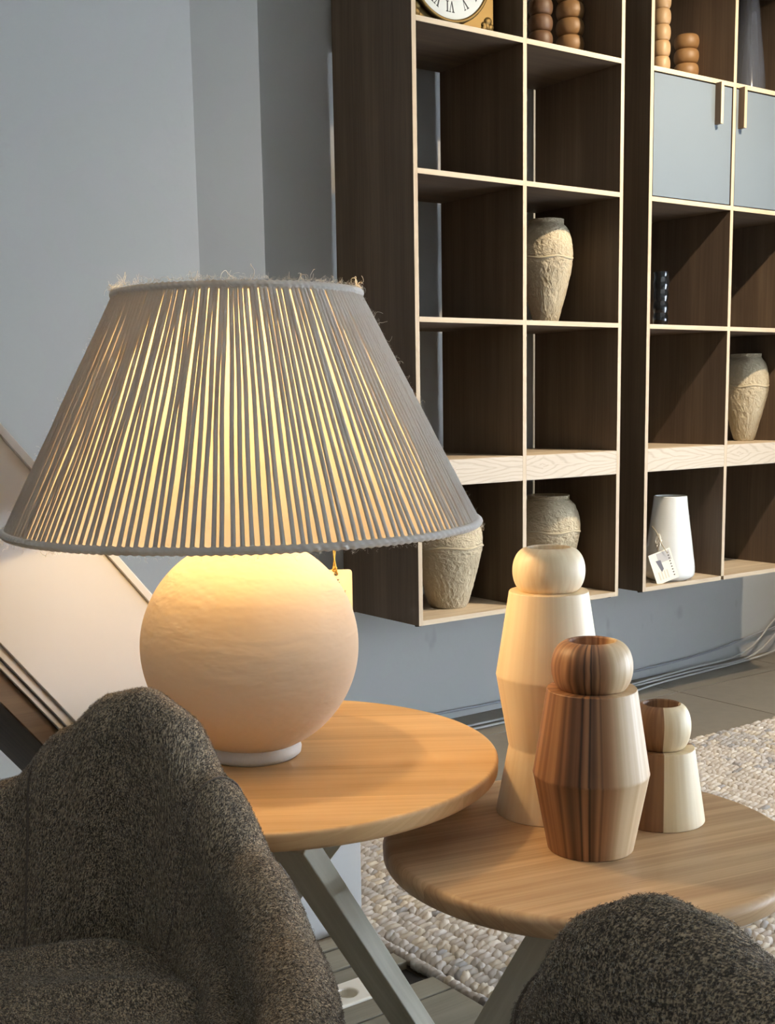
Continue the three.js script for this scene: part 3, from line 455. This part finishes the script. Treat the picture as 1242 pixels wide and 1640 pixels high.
/* ------------------------------------------------------------------ rug of thick braided wool */
{
  const rx0 = -0.715, rx1 = 1.75, rz0 = 0.30, rz1 = 2.75;
  const t = thing('wool_rug', 'chunky braided grey beige wool rug', 'rug', [0, 0, 0]);
  part('backing', box(rx0 + 0.01, rx1, 0.001, 0.009, rz0 + 0.005, rz1), std({ color: 0x8d8375, roughness: 1 }), t);
  const g = new THREE.IcosahedronGeometry(1, 3); { const p = g.attributes.position; for (let i = 0; i < p.count; i++) { const x = p.getX(i), y = p.getY(i), z = p.getZ(i), k = 0.92 + 0.14 * fbm3(x * 2.3, y * 2.3, z * 2.3, 2) + 0.06 * Math.sin(6 * x + 5 * Math.atan2(z, y)); p.setXYZ(i, x * k, y * k, z * k); } } const gk = mergeVertices(g.deleteAttribute('normal').deleteAttribute('uv')); gk.computeVertexNormals();
  const r = rng(8), list = [], tones = [[0.60, 0.54, 0.46], [0.66, 0.60, 0.51], [0.55, 0.50, 0.44], [0.58, 0.53, 0.47], [0.63, 0.56, 0.45], [0.48, 0.45, 0.41], [0.50, 0.46, 0.41], [0.36, 0.35, 0.34]];
  const pitch = 0.0255, step = 0.0152;
  for (let x = rx0, row = 0; x < rx1; x += pitch, row++) for (let z = rz0 + (row % 2) * step * 0.5; z < rz1; z += step) {
    const edge = row === 0;
    list.push({ p: [x + (r() - 0.5) * 0.005, 0.0118 + r() * 0.0025, z + (r() - 0.5) * 0.004], s: edge ? [0.0110 + r() * 0.002, 0.0105, 0.0100 + r() * 0.002] : [0.0215 + r() * 0.003, 0.0085 + r() * 0.0018, 0.0092 + r() * 0.0018], a: edge ? r() * 3 : (row % 2 ? 0.75 : 0.25) * (0.7 + 0.6 * r()) - 0.1, c: r() < 0.05 ? tones[7] : tones[Math.floor(clamp((fbm2(((x + 5) * 0.21) % 1, ((z + 5) * 0.12) % 1, 40, 40, 2, 3) - 0.5) * 1.9 + 0.4 + 0.25 * (r() - 0.5), 0, 0.999) * 7)] });
  }
  const m = new THREE.InstancedMesh(gk, std({ color: 0xffffff, roughness: 1 }), list.length), mt = new THREE.Matrix4(), q = new THREE.Quaternion(), col = new THREE.Color();
  list.forEach((k, i) => { q.setFromEuler(new THREE.Euler((r() - 0.5) * 0.5, k.a, (r() - 0.5) * 0.3)); mt.compose(V3(...k.p), q, V3(...k.s)); m.setMatrixAt(i, mt); const b = 0.62 + 0.15 * r(); col.setRGB(k.c[0] * b, k.c[1] * b, k.c[2] * b); m.setColorAt(i, col); });
  m.name = 'braided_wool'; m.userData = { kind: 'stuff', label: 'thick braided wool stitches' }; shadows(m); t.add(m);
}

/* ------------------------------------------------------------------ felt armchairs */
const rimPts = [[0, 0.600], [18, 0.622], [30, 0.668], [38, 0.698], [44, 0.703], [51, 0.685], [60, 0.628], [75, 0.572], [100, 0.540], [125, 0.520], [142, 0.500], [155, 0.470], [165, 0.445]];
function rimH(deg) { const d = Math.abs(deg); for (let i = 1; i < rimPts.length; i++) if (d <= rimPts[i][0]) { const [a, ha] = rimPts[i - 1], [b, hb] = rimPts[i]; const t = (d - a) / (b - a); return lerp(ha, hb, t * t * (3 - 2 * t)); } return rimPts[rimPts.length - 1][1]; }
const planR = (phi, a = 0.305, b = 0.255, n = 3) => Math.pow(Math.pow(Math.abs(Math.sin(phi) / a), n) + Math.pow(Math.abs(Math.cos(phi) / b), n), -1 / n);
const SEAT = 0.482;
function chairShell() {
  const U = 150, prof = (deg) => {
    const H = rimH(deg), phi = deg * Math.PI / 180, horn = Math.exp(-(((Math.abs(deg) - 43) / 12) ** 2)), r = planR(phi) + 0.012 * horn, Tk = 0.072, hR = Tk / 2, P = [];
    P.push([r * 0.70, 0.17], [r * 0.84, 0.20], [r * 0.93, 0.30], [r * 0.975, Math.min(0.40, H - 0.06)], [r * 0.995, H - 0.085 + 0.02], [r, H - 0.055]);
    for (let i = 0; i <= 8; i++) { const a = i / 8 * Math.PI; P.push([r - hR + hR * Math.cos(a), H - 0.042 + 0.042 * Math.sin(a)]); }
    const yi = Math.max(SEAT - 0.03, Math.min(H - 0.06, H - 0.06)); P.push([r - Tk - 0.004, H - 0.065], [r - Tk - 0.014, lerp(H - 0.065, SEAT, 0.4)], [r - Tk - 0.022, lerp(H - 0.065, SEAT, 0.75)], [r - Tk - 0.030, SEAT - 0.005], [r - Tk - 0.05, SEAT - 0.05]);
    return P;
  };
  const pos = [], uv = [], idx = []; let K = 0;
  for (let i = 0; i <= U; i++) { const deg = lerp(-165, 165, i / U), phi = deg * Math.PI / 180, P = prof(deg); K = P.length; let s = 0; P.forEach(([r, y], k) => { if (k) s += Math.hypot(r - P[k - 1][0], y - P[k - 1][1]); const wr = k > 14 ? 0.0075 * Math.pow(0.5 + 0.5 * Math.sin(y * 105 + 2.6 * Math.sin(deg * 0.07) + deg * 0.03), 2) * smooth(60, 80, Math.abs(deg)) : 0; const R2 = r + wr + 0.004 * (fbm3(Math.sin(phi) * 6, y * 9, Math.cos(phi) * 6, 2) - 0.5); pos.push(Math.sin(phi) * R2, y, -Math.cos(phi) * R2); uv.push(phi * 0.3, s); }); }
  for (let i = 0; i < U; i++) for (let k = 0; k < K - 1; k++) { const a = i * K + k, b = a + K; idx.push(a, a + 1, b, a + 1, b + 1, b); }
  for (const i of [0, U]) { let cx = 0, cy = 0, cz = 0; for (let k = 0; k < K; k++) { cx += pos[(i * K + k) * 3]; cy += pos[(i * K + k) * 3 + 1]; cz += pos[(i * K + k) * 3 + 2]; } const c = pos.length / 3; pos.push(cx / K, cy / K, cz / K + 0.02); uv.push(0, 0); for (let k = 0; k < K; k++) { const a = i * K + k, b = i * K + (k + 1) % K; if (i) idx.push(a, b, c); else idx.push(b, a, c); } }
  const g = new THREE.BufferGeometry(); g.setAttribute('position', new THREE.Float32BufferAttribute(pos, 3)); g.setAttribute('uv', new THREE.Float32BufferAttribute(uv, 2)); g.setIndex(idx); g.computeVertexNormals(); return { g, prof };
}
function chairSeat() {
  const pos = [], uv = [], idx = [], NR = 34, NA = 96;
  for (let j = 0; j <= NR; j++) for (let i = 0; i < NA; i++) { const f = Math.min(j / 26, 1), a = i / NA * Math.PI * 2; const front = smooth(100, 160, Math.abs(((i / NA * 360 + 180) % 360) - 180)); const R = planR(a) - lerp(0.084, 0.012, front); let r = R * f, x = Math.sin(a) * r, z = -Math.cos(a) * r; let y = SEAT + 0.012 * (1 - f * f) - 0.034 * Math.pow(f, 9) + 0.020 * (Math.pow(0.5 + 0.5 * Math.sin(z * 62 + 7 * fbm3(x * 5, 0, z * 5, 2) + x * 6), 2) - 0.5) * smooth(0.16, 0.0, z) * smooth(0.02, 0.2, Math.hypot(x, z + 0.02)) * (1 - 0.6 * Math.pow(f, 6)) ; if (j > 26) { const k = (j - 26) / (NR - 26); y -= 0.12 * k; r = R * (1 - 0.06 * k * k); x = Math.sin(a) * r; z = -Math.cos(a) * r; } pos.push(x, y, z); uv.push(x, z - (j > 26 ? y : 0)); }
  for (let j = 0; j < NR; j++) for (let i = 0; i < NA; i++) { const a = j * NA + i, b = j * NA + (i + 1) % NA, c = a + NA, d = b + NA; if (j) idx.push(a, c, b); idx.push(b, c, d); }
  const g = new THREE.BufferGeometry(); g.setAttribute('position', new THREE.Float32BufferAttribute(pos, 3)); g.setAttribute('uv', new THREE.Float32BufferAttribute(uv, 2)); g.setIndex(idx); g.computeVertexNormals();
  const n = g.attributes.normal, p = g.attributes.position; let flip = 0; for (let i = 0; i < NA * 20; i++) flip += n.getY(i); if (flip < 0) { const ix = g.index.array; for (let i = 0; i < ix.length; i += 3) { const q = ix[i]; ix[i] = ix[i + 1]; ix[i + 1] = q; } g.computeVertexNormals(); }
  return g;
}
const camInv = (() => { camera.updateMatrixWorld(true); return camera.matrixWorld.clone().invert(); })();
const outOfView = (p) => { const q = p.clone().applyMatrix4(camInv); return q.z > -0.1 || Math.abs(q.x / q.z) > 0.55 || q.y / -q.z < -0.62; }; // hairs only where a step aside could still see them
function pile(geos, count, seed, place) { // short wool hairs standing off the felt
  const r = rng(seed), tris = []; let area = 0; const a = V3(), b = V3(), c = V3();
  for (const g0 of geos) { const g = g0.index ? g0.toNonIndexed() : g0, p = g.attributes.position; for (let i = 0; i < p.count; i += 3) { a.fromBufferAttribute(p, i); b.fromBufferAttribute(p, i + 1); c.fromBufferAttribute(p, i + 2); const n = b.clone().sub(a).cross(c.clone().sub(a)), ar = n.length() / 2; if (ar < 1e-9) continue; const wc = a.clone().add(b).add(c).divideScalar(3).applyMatrix4(place), wn = n.clone().normalize().transformDirection(place), tc = camera.position.clone().sub(wc); if (wn.dot(tc.clone().normalize()) < -0.45 || outOfView(wc)) continue; area += ar; tris.push([area, a.clone(), b.clone(), c.clone(), n.normalize()]); } }
  const hair = tube([[0, -0.0006, 0], [0.0003, 0.0006, 0.0002], [0.0009, 0.0011, -0.0003], [0.0018, 0.0014, 0.0003]], 0.00011, 3, 3);
  const m = new THREE.InstancedMesh(hair, std({ color: 0xffffff, roughness: 1 }), count), mt = new THREE.Matrix4(), q = new THREE.Quaternion(), q2 = new THREE.Quaternion(), col = new THREE.Color(), up = V3(0, 1, 0);
  const tones = [[0.05, 0.04, 0.03], [0.10, 0.082, 0.062], [0.18, 0.15, 0.115], [0.29, 0.248, 0.195], [0.48, 0.43, 0.355]];
  for (let i = 0; i < count; i++) { const t = r() * area; let lo = 0, hi = tris.length - 1; while (lo < hi) { const md = (lo + hi) >> 1; if (tris[md][0] < t) lo = md + 1; else hi = md; } const [, A, B, C, N] = tris[lo]; let u = r(), v = r(); if (u + v > 1) { u = 1 - u; v = 1 - v; } const P = A.clone().addScaledVector(B.clone().sub(A), u).addScaledVector(C.clone().sub(A), v); q.setFromUnitVectors(up, N); q2.setFromAxisAngle(up, r() * 6.283); q.multiply(q2); const s = 0.6 + 0.9 * r() * r(); mt.compose(P, q, V3(s, s * (0.6 + 0.6 * r()), s)); m.setMatrixAt(i, mt); const k = tones[Math.floor(Math.pow(r(), 1.15) * tones.length)]; col.setRGB(...k); m.setColorAt(i, col); }
  m.name = 'felt_pile'; m.userData = { kind: 'stuff', label: 'short brown grey wool hairs' }; return shadows(m);
}
function armchair(label, [x, z], turn, seed) {
  const t = thing('armchair', label, 'armchair', [x, 0, z], 'brown felt armchairs'); t.rotation.y = turn;
  const { g, prof } = chairShell(), sg = chairSeat();
  part('shell', g, M.felt, t, 'brown grey felt back and arms'); part('seat', sg, M.felt, t, 'brown grey felt seat');
  for (const deg of [-62, -24, 24, 62]) { // sewn seams, inside and out
    const P = prof(deg), phi = deg * Math.PI / 180; const line = (ks) => ks.map((k) => [Math.sin(phi) * (P[k][0] + (k > 10 ? -0.0001 : 0.0001)), P[k][1] + 0.0001 * (k >= 6 && k <= 14 ? 1 : 0), -Math.cos(phi) * (P[k][0] + (k > 10 ? -0.0001 : 0.0001))]);
    part('seam', tube(line(P.map((_, k) => k).slice(1, 19)), 0.0012, 80, 5), M.seam, t, 'dark sewn seam');
  }
  part('under_frame', lathe([[0, 0.165], [0.18, 0.165], [0.185, 0.175], [0.18, 0.19], [0, 0.19]], 40), M.black, t);
  for (const [sx, sz] of [[-1, -1], [1, -1], [-1, 1], [1, 1]]) part('leg', (() => { const q = new THREE.CylinderGeometry(0.016, 0.010, 0.175, 16); q.translate(sx * 0.14, 0.0875, sz * 0.12); return q; })(), M.dark, t, 'short dark wooden leg');
  t.updateMatrixWorld(true); t.add(pile([g, sg], 330000, seed, t.matrixWorld));
  return t;
}
armchair('brown felt armchair with its seat open to view, in front of the lamp table', [-1.672, 1.551], -0.283, 71);
armchair('brown felt armchair seen from behind, in front of the low table', [-1.1425, 2.096], 2.20, 72);

/* ------------------------------------------------------------------ ceiling spotlight over the shelving */
{
  const [sx, sy, sz] = SPOT.pos, dir = V3(...SPOT.aim).sub(V3(...SPOT.pos)).normalize();
  const t = thing('track_spotlight', 'white track spotlight on the ceiling in front of the shelving', 'spotlight', [sx, sy, sz]);
  part('track', box(-0.8, 0.8, HC - sy - 0.03, HC - sy - 0.001, -0.02, 0.02), M.footWhite, t); part('stem', (() => { const g = new THREE.CylinderGeometry(0.008, 0.008, HC - sy - 0.08, 12); g.translate(0, 0.06 + (HC - sy - 0.08) / 2 - 0.01, 0); return g; })(), M.footWhite, t);
  const can = lathe([[0.03, 0.0], [0.034, 0.0], [0.034, -0.10], [0.0, -0.10], [0.0, -0.095], [0.03, -0.095]], 32); // opening at y = 0
  const q = new THREE.Quaternion().setFromUnitVectors(V3(0, 1, 0), dir);
  const c = part('can', can, M.footWhite, t); c.quaternion.copy(q);
  const lens = part('lens', (() => { const g = new THREE.CylinderGeometry(0.028, 0.028, 0.004, 24); g.translate(0, -0.012, 0); return g; })(), std({ color: 0xffffff, emissive: new THREE.Color().setRGB(...SPOT.color), emissiveIntensity: 5 }), t, 'glowing warm lens'); lens.quaternion.copy(q);
  const l = new THREE.SpotLight(new THREE.Color().setRGB(...SPOT.color), SPOT.cd, 0, 60 * Math.PI / 180, 0.8, 2); l.position.set(sx, sy, sz).addScaledVector(dir, 0.01); l.target.position.copy(l.position).add(dir); l.castShadow = true; l.shadow.radius = 1; l.name = 'spot_light'; scene.add(l, l.target);
}

renderer.render(scene, camera);
